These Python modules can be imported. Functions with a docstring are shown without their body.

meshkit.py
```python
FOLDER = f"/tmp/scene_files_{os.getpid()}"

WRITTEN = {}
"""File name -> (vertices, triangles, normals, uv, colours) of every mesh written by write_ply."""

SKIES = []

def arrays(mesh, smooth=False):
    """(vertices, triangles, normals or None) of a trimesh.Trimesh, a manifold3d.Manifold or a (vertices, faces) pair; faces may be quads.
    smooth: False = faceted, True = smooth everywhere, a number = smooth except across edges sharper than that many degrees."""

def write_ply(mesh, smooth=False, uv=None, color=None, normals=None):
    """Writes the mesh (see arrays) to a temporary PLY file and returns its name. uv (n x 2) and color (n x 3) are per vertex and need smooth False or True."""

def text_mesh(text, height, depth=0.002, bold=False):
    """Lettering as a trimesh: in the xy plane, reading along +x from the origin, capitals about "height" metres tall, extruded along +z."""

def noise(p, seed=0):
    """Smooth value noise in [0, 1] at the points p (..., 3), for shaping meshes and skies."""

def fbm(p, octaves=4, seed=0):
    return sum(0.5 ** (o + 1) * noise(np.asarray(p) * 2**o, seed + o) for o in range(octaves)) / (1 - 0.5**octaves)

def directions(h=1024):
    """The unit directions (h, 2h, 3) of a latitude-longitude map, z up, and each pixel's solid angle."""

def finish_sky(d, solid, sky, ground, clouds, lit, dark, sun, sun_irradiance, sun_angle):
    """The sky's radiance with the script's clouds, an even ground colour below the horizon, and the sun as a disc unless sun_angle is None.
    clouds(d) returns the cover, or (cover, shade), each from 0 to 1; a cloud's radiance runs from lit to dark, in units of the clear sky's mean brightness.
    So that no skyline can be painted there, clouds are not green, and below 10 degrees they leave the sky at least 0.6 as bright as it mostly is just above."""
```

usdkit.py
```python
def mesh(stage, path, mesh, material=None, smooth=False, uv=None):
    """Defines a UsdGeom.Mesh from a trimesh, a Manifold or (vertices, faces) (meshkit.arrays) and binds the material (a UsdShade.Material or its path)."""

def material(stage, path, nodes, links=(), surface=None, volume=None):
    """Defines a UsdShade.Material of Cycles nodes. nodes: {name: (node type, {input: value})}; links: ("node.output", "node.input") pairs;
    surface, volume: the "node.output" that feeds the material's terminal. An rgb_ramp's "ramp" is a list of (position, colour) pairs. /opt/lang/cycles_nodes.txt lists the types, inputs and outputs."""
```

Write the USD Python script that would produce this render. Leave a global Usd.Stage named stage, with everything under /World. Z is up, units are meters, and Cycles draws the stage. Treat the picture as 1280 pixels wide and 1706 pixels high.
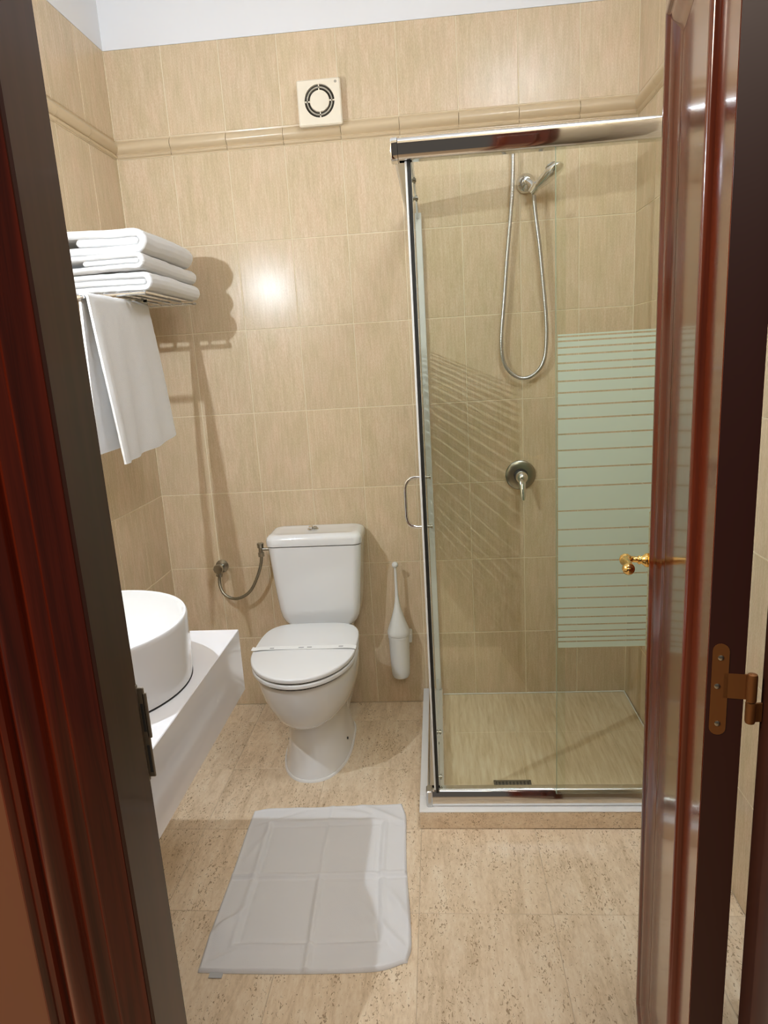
import math
import numpy as np
import trimesh
import usdkit
import meshkit
from shapely.geometry import LineString, Point, Polygon
from pxr import Usd, UsdGeom, UsdLux, Gf, Sdf

stage = Usd.Stage.CreateInMemory()
UsdGeom.SetStageUpAxis(stage, UsdGeom.Tokens.z)
UsdGeom.SetStageMetersPerUnit(stage, 1.0)
UsdGeom.Xform.Define(stage, '/World')
PI = math.pi

# ------------------------------------------------------------------ camera, light, exposure
CAM_F, CAM_ROT, CAM_POS = 1124.182, (-0.2228841, 0.0596016, 0.0872258), (1.08995, -2.52117, 1.37434)
EXPOSURE = 0.5
LAMP_POS, LAMP_R, LAMP_POWER = (0.19, -1.35, 1.79), 0.007, 13000.0
HALL_POS, HALL_R, HALL_POWER = (1.25, -3.2, 2.45), 0.45, 8.0
HALL_POS_2, HALL_POWER_2 = (-0.55, -2.75, 2.45), 32.0
CEIL_POS, CEIL_R, CEIL_POWER = (1.55, -1.55, 2.775), 0.22, 21.5
SKY = 0.02


def camera():
    rx, ry, rz = CAM_ROT
    cx, sx, cy, sy, cz, sz = math.cos(rx), math.sin(rx), math.cos(ry), math.sin(ry), math.cos(rz), math.sin(rz)
    R = (np.array([[cz, -sz, 0], [sz, cz, 0], [0, 0, 1]]) @ np.array([[1, 0, 0], [0, cx, -sx], [0, sx, cx]])
         @ np.array([[cy, 0, sy], [0, 1, 0], [-sy, 0, cy]]))
    right, fwd, up = R[:, 0], R[:, 1], R[:, 2]
    cam = UsdGeom.Camera.Define(stage, '/World/camera')
    m = Gf.Matrix4d(*right, 0, *up, 0, *(-fwd), 0, *CAM_POS, 1)
    cam.AddTransformOp().Set(m)
    cam.CreateHorizontalApertureAttr(36.0)
    cam.CreateVerticalApertureAttr(36.0 * 1706 / 1280)
    cam.CreateFocalLengthAttr(36.0 * CAM_F / 1280)
    cam.CreateClippingRangeAttr(Gf.Vec2f(0.01, 100))
    cam.CreateExposureAttr(EXPOSURE)


camera()
dome = UsdLux.DomeLight.Define(stage, '/World/dim_hall_air')
dome.CreateIntensityAttr(SKY)
dome.CreateColorAttr(Gf.Vec3f(1.0, 0.86, 0.72))
for where, power, name in ((HALL_POS, HALL_POWER, 'hall_ceiling_light'), (HALL_POS_2, HALL_POWER_2, 'hall_side_light')):
    hall = UsdLux.DiskLight.Define(stage, f'/World/{name}')
    hall.AddTranslateOp().Set(Gf.Vec3d(*where))
    hall.CreateRadiusAttr(HALL_R)
    hall.CreateIntensityAttr(power)
    hall.CreateColorAttr(Gf.Vec3f(1.0, 0.87, 0.72))

# ------------------------------------------------------------------ materials
LOOKS = '/World/Looks'
M = {}


def plain(name, color, rough=0.5, metallic=0.0, **kw):
    M[name] = usdkit.material(stage, f'{LOOKS}/{name}', {'p': ('principled_bsdf', {'base_color': color, 'roughness': rough, 'metallic': metallic, **kw})}, surface='p.BSDF')
    return M[name]


def tile_material(name, seed):
    r = np.random.default_rng(seed)
    off = tuple(r.uniform(-40, 40, 3))
    k = r.uniform(0.955, 1.03)
    lo, mid, hi = (np.array(c) * k for c in ((0.565, 0.425, 0.265), (0.675, 0.525, 0.345), (0.765, 0.635, 0.455)))
    M[name] = usdkit.material(stage, f'{LOOKS}/{name}', {
        'g': ('geometry', {}),
        'm1': ('mapping', {'scale': (140, 140, 13), 'location': off}),
        'n1': ('noise_texture', {'scale': 1.0, 'detail': 3.0, 'roughness': 0.6}),
        'm2': ('mapping', {'scale': (430, 430, 150), 'location': off}),
        'n2': ('noise_texture', {'scale': 1.0, 'detail': 2.0}),
        'm3': ('mapping', {'scale': (24, 24, 8), 'location': off}),
        'n3': ('noise_texture', {'scale': 1.0, 'detail': 2.0}),
        'a': ('mix_float', {'fac': 0.48}),
        'b': ('mix_float', {'fac': 0.22}),
        'hr': ('rgb_ramp', {'ramp': [(0.3, (0.975, 1.0, 0.975)), (0.5, (1, 1, 1)), (0.7, (1.025, 0.99, 1.0))]}),
        'hm': ('mix_color', {'blend_type': 'multiply', 'fac': 1.0, 'use_clamp': False}),
        'r': ('rgb_ramp', {'ramp': [(0.30, lo), (0.5, mid), (0.68, hi)]}),
        'bn': ('bump', {'strength': 0.06, 'distance': 0.002}),
        'p': ('principled_bsdf', {'roughness': 0.25, 'specular_ior_level': 0.30}),
    }, [('g.position', 'm1.vector'), ('g.position', 'm2.vector'), ('g.position', 'm3.vector'),
        ('m1.vector', 'n1.vector'), ('m2.vector', 'n2.vector'), ('m3.vector', 'n3.vector'),
        ('n1.fac', 'a.a'), ('n2.fac', 'a.b'), ('a.result', 'b.a'), ('n3.fac', 'b.b'), ('b.result', 'r.fac'),
        ('n3.fac', 'hr.fac'), ('r.color', 'hm.a'), ('hr.color', 'hm.b'), ('hm.result', 'p.base_color'), ('n1.fac', 'bn.height'), ('bn.normal', 'p.normal')], surface='p.BSDF')


def shower_stone(name):
    M[name] = usdkit.material(stage, f'{LOOKS}/{name}', {
        'g': ('geometry', {}),
        'm1': ('mapping', {'scale': (75, 7, 75)}),
        'n1': ('noise_texture', {'scale': 1.0, 'detail': 4.0, 'roughness': 0.62, 'distortion': 0.3}),
        'r': ('rgb_ramp', {'ramp': [(0.30, (0.62, 0.48, 0.29)), (0.5, (0.74, 0.60, 0.40)), (0.70, (0.82, 0.71, 0.52))]}),
        'p': ('principled_bsdf', {'roughness': 0.3, 'specular_ior_level': 0.35}),
    }, [('g.position', 'm1.vector'), ('m1.vector', 'n1.vector'), ('n1.fac', 'r.fac'), ('r.color', 'p.base_color')], surface='p.BSDF')


def stone_material(name, seed):
    r = np.random.default_rng(seed)
    off = tuple(r.uniform(-40, 40, 3))
    k = r.uniform(0.96, 1.04)
    lo, mid, hi = (np.array(c) * k for c in ((0.56, 0.41, 0.255), (0.775, 0.61, 0.42), (0.88, 0.755, 0.57)))
    M[name] = usdkit.material(stage, f'{LOOKS}/{name}', {
        'g': ('geometry', {}),
        'm1': ('mapping', {'scale': (26, 5, 26), 'location': off}),
        'n1': ('noise_texture', {'scale': 1.0, 'detail': 5.0, 'roughness': 0.62, 'distortion': 0.6}),
        'm4': ('mapping', {'scale': (130, 45, 130), 'location': off}),
        'n4': ('noise_texture', {'scale': 1.0, 'detail': 4.0, 'roughness': 0.65, 'distortion': 0.5}),
        'mm': ('mix_float', {'fac': 0.45}),
        'r': ('rgb_ramp', {'ramp': [(0.30, lo), (0.5, mid), (0.70, hi)]}),
        'm2': ('mapping', {'scale': (230, 110, 230), 'location': off}),
        'n2': ('noise_texture', {'scale': 1.0, 'detail': 1.5, 'roughness': 0.5, 'distortion': 0.8}),
        'm3': ('mapping', {'scale': (24, 7, 24), 'location': off}),
        'n3': ('noise_texture', {'scale': 1.0, 'detail': 2.0}),
        's': ('math', {'math_type': 'multiply_add', 'value2': 0.35}),
        'pr': ('rgb_ramp', {'ramp': [(0.0, (0, 0, 0)), (0.815, (0, 0, 0)), (0.865, (1, 1, 1)), (1, (1, 1, 1))]}),
        'mx': ('mix_color', {'b': (0.27, 0.17, 0.09)}),
        'pf': ('math', {'math_type': 'multiply', 'value2': 0.75}),
        'p': ('principled_bsdf', {'roughness': 0.3, 'specular_ior_level': 0.4}),
    }, [('g.position', 'm1.vector'), ('m1.vector', 'n1.vector'), ('g.position', 'm4.vector'), ('m4.vector', 'n4.vector'), ('n1.fac', 'mm.a'), ('n4.fac', 'mm.b'), ('mm.result', 'r.fac'),
        ('g.position', 'm2.vector'), ('m2.vector', 'n2.vector'), ('g.position', 'm3.vector'), ('m3.vector', 'n3.vector'),
        ('n3.fac', 's.value1'), ('n2.fac', 's.value3'), ('s.value', 'pr.fac'), ('pr.color', 'pf.value1'), ('pf.value', 'mx.fac'),
        ('r.color', 'mx.a'), ('mx.result', 'p.base_color')], surface='p.BSDF')


def wood_material(name, dark, light, rough=0.13, coat=0.6):
    M[name] = usdkit.material(stage, f'{LOOKS}/{name}', {
        'g': ('geometry', {}),
        'm1': ('mapping', {'scale': (60, 60, 2.2)}),
        'n1': ('noise_texture', {'scale': 1.0, 'detail': 5.0, 'roughness': 0.6, 'distortion': 0.4}),
        'r': ('rgb_ramp', {'ramp': [(0.3, dark), (0.7, light)]}),
        'p': ('principled_bsdf', {'roughness': rough, 'specular_ior_level': 0.5, 'coat_weight': coat, 'coat_roughness': 0.06}),
    }, [('g.position', 'm1.vector'), ('m1.vector', 'n1.vector'), ('n1.fac', 'r.fac'), ('r.color', 'p.base_color')], surface='p.BSDF')


def cloth_material(name, color):
    M[name] = usdkit.material(stage, f'{LOOKS}/{name}', {
        'g': ('geometry', {}),
        'n1': ('noise_texture', {'scale': 900.0, 'detail': 2.0}),
        'bn': ('bump', {'strength': 0.35, 'distance': 0.002}),
        'p': ('principled_bsdf', {'base_color': color, 'roughness': 0.95, 'specular_ior_level': 0.1, 'sheen_weight': 0.25, 'sheen_roughness': 0.5}),
    }, [('g.position', 'n1.vector'), ('n1.fac', 'bn.height'), ('bn.normal', 'p.normal')], surface='p.BSDF')


NT, NS = 7, 6
for i in range(NT):
    tile_material(f'wall_tile_{i}', 11 + i)
for i in range(NS):
    stone_material(f'floor_stone_{i}', 51 + i)
shower_stone('shower_stone')
wood_material('door_wood', (0.050, 0.0075, 0.0025), (0.135, 0.023, 0.007), 0.15, 0.25)
wood_material('casing_wood', (0.026, 0.0024, 0.0007), (0.115, 0.0115, 0.0026), 0.20, 0.4)
wood_material('frame_wood', (0.025, 0.008, 0.005), (0.050, 0.015, 0.009), 0.36, 0.15)
cloth_material('terry', (0.77, 0.76, 0.745))
cloth_material('mat_cloth', (0.78, 0.77, 0.76))
plain('grout', (0.78, 0.67, 0.48), 0.8)
plain('floor_grout', (0.60, 0.475, 0.335), 0.8)
plain('border', (0.64, 0.50, 0.32), 0.25)
plain('plaster', (0.82, 0.82, 0.83), 0.85)
plain('hall_paint', (0.135, 0.046, 0.019), 0.5)
plain('hall_floor', (0.30, 0.22, 0.14), 0.4)
plain('ceramic', (0.80, 0.80, 0.79), 0.09, coat_weight=0.5, coat_roughness=0.04)
plain('seat_plastic', (0.80, 0.80, 0.79), 0.22)
plain('door_edge', (0.020, 0.0025, 0.0015), 0.4)
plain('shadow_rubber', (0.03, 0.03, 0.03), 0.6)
plain('caulk', (0.78, 0.76, 0.72), 0.5)
plain('lacquer', (0.80, 0.79, 0.80), 0.08, coat_weight=0.6, coat_roughness=0.03)
plain('chrome', (0.80, 0.81, 0.82), 0.07, 1.0)
plain('satin_chrome', (0.62, 0.63, 0.63), 0.25, 1.0)
plain('aged_chrome', (0.42, 0.41, 0.36), 0.25, 1.0)
plain('braid', (0.30, 0.27, 0.20), 0.42, 0.8)
plain('hose_steel', (0.60, 0.60, 0.60), 0.3, 1.0)
plain('white_profile', (0.74, 0.74, 0.70), 0.35)
plain('seal_black', (0.012, 0.012, 0.010), 0.5)
plain('brass', (0.86, 0.58, 0.20), 0.14, 1.0)
plain('bronze', (0.20, 0.080, 0.024), 0.42, 0.7)
plain('strike_metal', (0.30, 0.26, 0.20), 0.45, 0.8)
plain('fan_plastic', (0.86, 0.775, 0.62), 0.4)
plain('fan_dark', (0.06, 0.05, 0.035), 0.7)
plain('fan_mid', (0.42, 0.38, 0.30), 0.6)
plain('brush_plastic', (0.80, 0.80, 0.77), 0.35)
plain('paper', (0.84, 0.84, 0.82), 0.8)
plain('grey_print', (0.36, 0.36, 0.36), 0.8)
plain('tag_grey', (0.50, 0.50, 0.49), 0.7)
plain('drain_metal', (0.16, 0.15, 0.12), 0.45, 0.6)
plain('glass_edge', (0.30, 0.36, 0.24), 0.25)
plain('curb_stone', (0.50, 0.39, 0.27), 0.35)
M['lamp_glow'] = usdkit.material(stage, f'{LOOKS}/lamp_glow', {'e': ('emission', {'color': (0.79, 0.885, 1.0), 'strength': LAMP_POWER})}, surface='e.emission')
M['ceiling_glow'] = usdkit.material(stage, f'{LOOKS}/ceiling_glow', {'e': ('emission', {'color': (0.83, 0.92, 1.02), 'strength': CEIL_POWER})}, surface='e.emission')
TINT = (0.970, 0.985, 0.955)
M['glass'] = usdkit.material(stage, f'{LOOKS}/glass', {
    'geo': ('geometry', {}),
    'i': ('mix_float', {'a': 1.45, 'b': 1 / 1.45}),
    'f': ('fresnel', {}),
    't': ('transparent_bsdf', {'color': TINT}),
    'g': ('glossy_bsdf', {'color': (1, 1, 1), 'roughness': 0.01}),
    'm': ('mix_closure', {}),
}, [('geo.backfacing', 'i.fac'), ('i.result', 'f.IOR'), ('f.fac', 'm.fac'), ('t.BSDF', 'm.closure1'), ('g.BSDF', 'm.closure2')], surface='m.closure')
M['frost'] = usdkit.material(stage, f'{LOOKS}/frost', {
    'd': ('principled_bsdf', {'base_color': (0.74, 0.83, 0.71), 'roughness': 0.45}),
    'l': ('translucent_bsdf', {'color': (0.74, 0.83, 0.71)}),
    'a': ('mix_closure', {'fac': 0.45}),
    't': ('transparent_bsdf', {'color': (0.90, 0.95, 0.88)}),
    'm': ('mix_closure', {'fac': 0.16}),
}, [('d.BSDF', 'a.closure1'), ('l.BSDF', 'a.closure2'), ('a.closure', 'm.closure1'), ('t.BSDF', 'm.closure2')], surface='m.closure')

# ------------------------------------------------------------------ helpers
used = {}


def number(parent, name):
    key = (parent, name)
    n = used.get(key, 0)
    used[key] = n + 1
    return f'{parent}/{name}' + (f'_{n:03d}' if n else '')


def mark(prim, label=None, cat=None, group=None, kind=None):
    for k, v in (('label', label), ('category', cat), ('group', group), ('kind', kind)):
        if v:
            prim.SetCustomDataByKey(k, v)


class Thing:
    """An Xform under /World at the thing's base; parts are given in world coordinates."""

    def __init__(self, name, label, cat=None, loc=(0, 0, 0), group=None, kind=None):
        self.path, self.loc = number('/World', name), np.array(loc, float)
        x = UsdGeom.Xform.Define(stage, self.path)
        x.AddTranslateOp().Set(Gf.Vec3d(*map(float, loc)))
        mark(x.GetPrim(), label, cat, group, kind)

    def part(self, name, mesh, mat, smooth=35, under=None, label=None, kind=None):
        path = number(under or self.path, name)
        v, f, *_ = meshkit.arrays(mesh)
        m = usdkit.mesh(stage, path, (v - self.loc, f), M[mat], smooth=smooth)
        mark(m.GetPrim(), label, kind=kind)
        return path


def cat(*ms):
    return trimesh.util.concatenate([trimesh.Trimesh(*meshkit.arrays(m)[:2], process=False) for m in ms])


def box(lo, hi, b=0.0):
    lo, hi = np.minimum(lo, hi), np.maximum(lo, hi)
    if b <= 0:
        m = trimesh.creation.box(hi - lo)
        m.apply_translation((lo + hi) / 2)
        return m
    b = min(b, (hi - lo).min() * 0.49)
    pts = []
    for s in np.ndindex(2, 2, 2):
        c = np.where(s, hi, lo)
        d = np.where(s, -b, b)
        for k in range(3):
            q = c + d
            q[k] = c[k]
            pts.append(q)
    return trimesh.convex.convex_hull(np.array(pts))


def loft(rings, cap0=True, cap1=True, closed=True):
    rings = [np.asarray(r, float) for r in rings]
    n = len(rings[0])
    v = np.vstack(rings)
    f = []
    for i in range(len(rings) - 1):
        for j in range(n if closed else n - 1):
            a, b = i * n + j, i * n + (j + 1) % n
            f += [(a, b, b + n), (a, b + n, a + n)]
    for on, i in ((cap0, 0), (cap1, len(rings) - 1)):
        if on:
            v = np.vstack([v, rings[i].mean(0)])
            k = len(v) - 1
            for j in range(n):
                a, b = i * n + j, i * n + (j + 1) % n
                f.append((k, b, a) if i == 0 else (k, a, b))
    m = trimesh.Trimesh(v, np.array(f), process=False)
    if m.volume < 0:
        m.invert()
    return m


def frame_of(t):
    t = t / np.linalg.norm(t)
    a = np.cross(t, (0, 0, 1) if abs(t[2]) < 0.9 else (1, 0, 0))
    a /= np.linalg.norm(a)
    return t, a, np.cross(t, a)


def lathe(profile, at=(0, 0, 0), axis=(0, 0, 1), n=32):
    """profile: (radius, along) pairs."""
    t, a, b = frame_of(np.array(axis, float))
    ang = np.linspace(0, 2 * PI, n, endpoint=False)
    ring = np.cos(ang)[:, None] * a + np.sin(ang)[:, None] * b
    return loft([np.array(at) + max(r, 1e-5) * ring + h * t for r, h in profile])


def spline(pts, n=60):
    from scipy.interpolate import CubicSpline
    p = np.asarray(pts, float)
    s = np.r_[0, np.cumsum(np.linalg.norm(np.diff(p, axis=0), axis=1))]
    return CubicSpline(s, p)(np.linspace(0, s[-1], n))


def tube(pts, r, sides=10):
    p = np.asarray(pts, float)
    t = np.gradient(p, axis=0)
    t /= np.linalg.norm(t, axis=1, keepdims=True)
    _, a, _ = frame_of(t[0])
    ang = np.linspace(0, 2 * PI, sides, endpoint=False)
    rr = np.broadcast_to(r, (len(p),))
    rings = []
    for i in range(len(p)):
        a = a - t[i] * (a @ t[i])
        a /= np.linalg.norm(a)
        b = np.cross(t[i], a)
        rings.append(p[i] + rr[i] * (np.cos(ang)[:, None] * a + np.sin(ang)[:, None] * b))
    return loft(rings)


def prism(poly, axis, lo, hi):
    """Extrudes a polygon of (u, w) points along x (u=y, w=z) or y (u=x, w=z) or z (u=x, w=y)."""
    p = np.asarray(poly, float)
    m = trimesh.creation.extrude_polygon(Polygon(p), hi - lo, engine='earcut')
    v = np.array(m.vertices)
    e = v[:, 2] + lo
    if axis == 'x':
        v = np.stack([e, v[:, 0], v[:, 1]], 1)
    elif axis == 'y':
        v = np.stack([v[:, 0], e, v[:, 1]], 1)
    else:
        v = np.stack([v[:, 0], v[:, 1], e], 1)
    m = trimesh.Trimesh(v, m.faces, process=False)
    if m.volume < 0:
        m.invert()
    return m


def arc(c, r, a0, a1, n=9, ry=None):
    a = np.radians(np.linspace(a0, a1, n))
    return [(c[0] + r * math.cos(x), c[1] + (ry or r) * math.sin(x)) for x in a]


def egg(cx, y0, y1, hw, z, n=64, pf=2.0, pb=3.0, split=0.45):
    """A D-shaped outline: rounder in front (y0, towards the camera), squarer behind (y1)."""
    yc = y1 + (y0 - y1) * split
    out = []
    for k in range(n):
        t = 2 * PI * k / n
        c, s = math.cos(t), math.sin(t)
        p = pb if s > 0 else pf
        x = math.copysign(abs(c) ** (2 / p), c) * hw
        y = abs(s) ** (2 / p) * ((y1 - yc) if s > 0 else (y0 - yc))
        out.append((cx + x, yc + y, z))
    return np.array(out)


def rrect(cx, cy, hx, hy, r, z, n=8):
    out = []
    for q, (sx, sy) in enumerate(((1, 1), (-1, 1), (-1, -1), (1, -1))):
        for k in range(n):
            a = PI / 2 * (q + k / (n - 1))
            out.append((cx + sx * (hx - r) + r * math.cos(a), cy + sy * (hy - r) + r * math.sin(a), z))
    return np.array(out)


# ------------------------------------------------------------------ the room shell
RX, YF, YH, CEIL = 1.7885, -1.901, -1.981, 2.78        # right wall, bathroom and hall face of the front wall, ceiling
TOP = 2.452
G = 0.0014                                              # half a joint
rng = np.random.default_rng(5)
Z_ROWS = [0.0] + [-0.0048 + 0.302 * k for k in range(1, 8)]      # bottom of each row; 2.109 = top of row 7
Z_B0, Z_B1 = 2.1092, 2.1720                             # border


def tiled_wall(name, label, plane, sign, lo, hi, start, first):
    """plane: ('x' or 'y', value); the tiles stand proud of the slab on the side given by sign; columns run from start."""
    ax, at = plane
    t = Thing(name, label, None, kind='structure')

    def slab(a0, a1, z0, z1, d0, d1, b=0):
        if ax == 'y':
            return box((a0, at + d0, z0), (a1, at + d1, z1), b)
        return box((at + d0, a0, z0), (at + d1, a1, z1), b)
    t.part('backing', slab(lo, hi, 0, TOP - 0.0005, -sign * 0.10, -sign * 0.0011), 'grout', False)
    t.part('plaster', slab(lo, hi, TOP + 0.0005, CEIL, -sign * 0.10, 0.0), 'plaster', False)
    step = 0.2 * (1 if hi > start + 0.01 else -1)
    a, col = start, 0
    cols = []
    while (a < hi - 0.01) if step > 0 else (a > lo + 0.01):
        b = min(a + step, hi) if step > 0 else max(a + step, lo)
        cols.append((min(a, b), max(a, b)))
        a += step
    rows = [(Z_ROWS[k], Z_ROWS[k + 1]) for k in range(7)] + [(Z_B1, TOP)]
    for a, b in cols:
        for z0, z1 in rows:
            e = rng.uniform(-0.00025, 0.00025)
            t.part('tile', slab(a + G, b - G, z0 + G, z1 - (G if z1 < TOP else 0), -sign * 0.008, sign * e, 0.0011), f'wall_tile_{rng.integers(NT)}', False)
        # border tile: a wide torus, a groove and a thin bead below
        h = Z_B1 - Z_B0
        prof = [(0, 0.0008), (0.0035, 0.0008), (0.0045, 0.004), (0.008, 0.0065), (0.011, 0.0075), (0.014, 0.003), (0.018, 0.0008)]
        prof += [(0.018 + 0.040 * k / 8, 0.001 + 0.0140 * math.sin(PI * k / 8) ** 0.8) for k in range(1, 9)] + [(h - 0.001, 0.002), (h - 0.001, -0.006), (0, -0.006)]
        if ax == 'y':
            poly = [(at + sign * d, Z_B0 + u) for u, d in prof]
            m = prism(poly, 'x', a + 0.0007, b - 0.0007)
        else:
            poly = [(at + sign * d, Z_B0 + u) for u, d in prof]
            m = prism(poly, 'y', a + 0.0007, b - 0.0007)
        t.part('border_tile', m, 'border', 50)
    return t


tiled_wall('wall_back', 'beige tiled wall behind the toilet and shower, white plaster above', ('y', 0.0), -1, 0.0, RX, 0.0, 0)
tiled_wall('wall_left', 'beige tiled wall on the left carrying the towel shelf', ('x', 0.0), 1, YF, 0.0, 0.0, 0)
tiled_wall('wall_right', 'beige tiled wall on the right beside the shower and behind the open door', ('x', RX), -1, YF, 0.0, 0.0, 0)

t = Thing('trim_3', 'light grout joints in the tiled corners of the room', kind='structure')
for x0, x1 in ((0.0, 0.0024), (RX - 0.0024, RX)):
    t.part('corner_joint', box((x0, -0.0024, 0.001), (x1, 0.0, TOP)), 'grout', False)

JL, JR = 0.774, 1.3835                                   # door opening, inner faces of the jambs
HEAD = 2.03
t = Thing('wall_front', 'wall holding the doorway, painted brown on the hall side', kind='structure')
t.part('wall_section', box((-0.6, YH + 0.006, 0), (JL - 0.03, YF, CEIL)), 'hall_paint', False)
t.part('wall_section', box((JR + 0.03, YH + 0.006, 0), (RX + 0.6, YF, CEIL)), 'hall_paint', False)
t.part('lintel', box((JL - 0.03, YH + 0.006, HEAD + 0.03), (JR + 0.03, YF, CEIL)), 'hall_paint', False)
t.part('bathroom_lining', cat(box((0.0, YF, 0), (JL - 0.045, YF + 0.008, TOP)), box((JR + 0.045, YF, 0), (RX, YF + 0.008, TOP)), box((JL - 0.045, YF, HEAD + 0.05), (JR + 0.045, YF + 0.008, TOP))), 'border', False)
t.part('plaster', box((0, YF, TOP), (RX, YF + 0.006, CEIL)), 'plaster', False)
t = Thing('ceiling', 'white plaster ceiling of the bathroom', kind='structure')
t.part('plaster', box((-0.1, YF - 0.0, CEIL), (RX + 0.1, 0.1, CEIL + 0.08)), 'plaster', False)

t = Thing('floor', 'beige speckled travertine-look tile floor', kind='structure')
t.part('screed', box((-0.1, YF - 0.08, -0.08), (RX + 0.1, 0.1, -0.0012)), 'floor_grout', False)
xs = [0.0] + [0.9926 + 0.3333 * k for k in range(-2, 3)] + [RX]
ys = [0.0] + [-0.1423 - 0.3125 * k for k in range(0, 6)] + [YF - 0.08]
for i in range(len(xs) - 1):
    for j in range(len(ys) - 1):
        if xs[i] > 1.2 and ys[j + 1] > -0.77:
            continue
        t.part('tile', box((xs[i] + 0.0008, ys[j + 1] + 0.0008, -0.008), (xs[i + 1] - 0.0008, ys[j] - 0.0008, 0), 0.0009), f'floor_stone_{rng.integers(NS)}', False)
t.part('hall_boards', box((-0.6, -4.2, -0.08), (RX + 0.6, YF - 0.081, -0.001)), 'hall_floor', False)

# ------------------------------------------------------------------ door frame
PROF = [(0.0, 0.0), (0.0, 0.001), (0.004, 0.0045), (0.0165, 0.0150), (0.018, 0.0172), (0.0200, 0.0180), (0.0222, 0.0172), (0.0235, 0.0155),
        (0.026, 0.0165), (0.0305, 0.0200), (0.0325, 0.0222), (0.0350, 0.0230), (0.0375, 0.0218), (0.040, 0.0190), (0.044, 0.0180)]
PROF += [(0.044 + 0.025 * k / 8, 0.018 + 0.012 * math.sin(PI * k / 8 * 0.95) ** 0.8) for k in range(1, 9)]
PROF += [(0.072, 0.0190), (0.075, 0.0245), (0.079, 0.0260), (0.0815, 0.0245), (0.084, 0.0195), (0.087, 0.0230), (0.0905, 0.0245), (0.0945, 0.0215), (0.096, 0.0)]


def casing(x_in, side, y0, out, top):
    """Architrave leg: profile widths run away from the opening (side -1 = leftwards); out -1 faces the hall."""
    return prism([(x_in + side * w, y0 + out * p) for w, p in PROF], 'z', 0.0, top)


t = Thing('trim_1', 'dark red wooden door frame with ribbed architrave at the left of the doorway', loc=(JL, YH, 0), kind='structure')
t.part('jamb', cat(box((JL - 0.03, YH, 0), (JL, -1.914, HEAD), 0.002), box((JL - 0.03, -1.914, 0), (JL - 0.008, YF + 0.004, HEAD), 0.002)), 'frame_wood', False)
t.part('architrave', casing(JL - 0.003, -1, YH, -1, HEAD + 0.09), 'casing_wood', 40)
t.part('architrave', casing(JL - 0.015, -1, YF + 0.008, 1, HEAD + 0.09), 'casing_wood', 40)
sp = t.part('strike_plate', cat(box((JL - 0.0085, -1.912, 0.948), (JL - 0.0068, YF + 0.003, 1.060), 0.0008), box((JL - 0.0085, YF + 0.001, 0.952), (JL - 0.0006, YF + 0.0035, 1.056), 0.0008), box((JL - 0.003, YF + 0.001, 0.998), (JL + 0.0015, YF + 0.0035, 1.050), 0.0008)), 'strike_metal', False, label='metal strike plate')
t.part('slot', box((JL - 0.0058, YF + 0.0006, 1.006), (JL - 0.0028, YF + 0.0012, 1.038)), 'shadow_rubber', False, under=sp)
t.part('slot', box((JL - 0.0052, YF + 0.0006, 0.958), (JL - 0.0024, YF + 0.0012, 0.990)), 'shadow_rubber', False, under=sp)
t = Thing('trim_2', 'dark wooden door jamb on the hinge side at the right edge', loc=(JR, YH, 0), kind='structure')
t.part('jamb', cat(box((JR, YH, 0), (JR + 0.03, -1.938, HEAD), 0.002), box((JR + 0.008, -1.938, 0), (JR + 0.03, YF + 0.004, HEAD), 0.002)), 'frame_wood', False)
t.part('architrave', casing(JR + 0.003, 1, YH, -1, HEAD + 0.09), 'casing_wood', 40)
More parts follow.
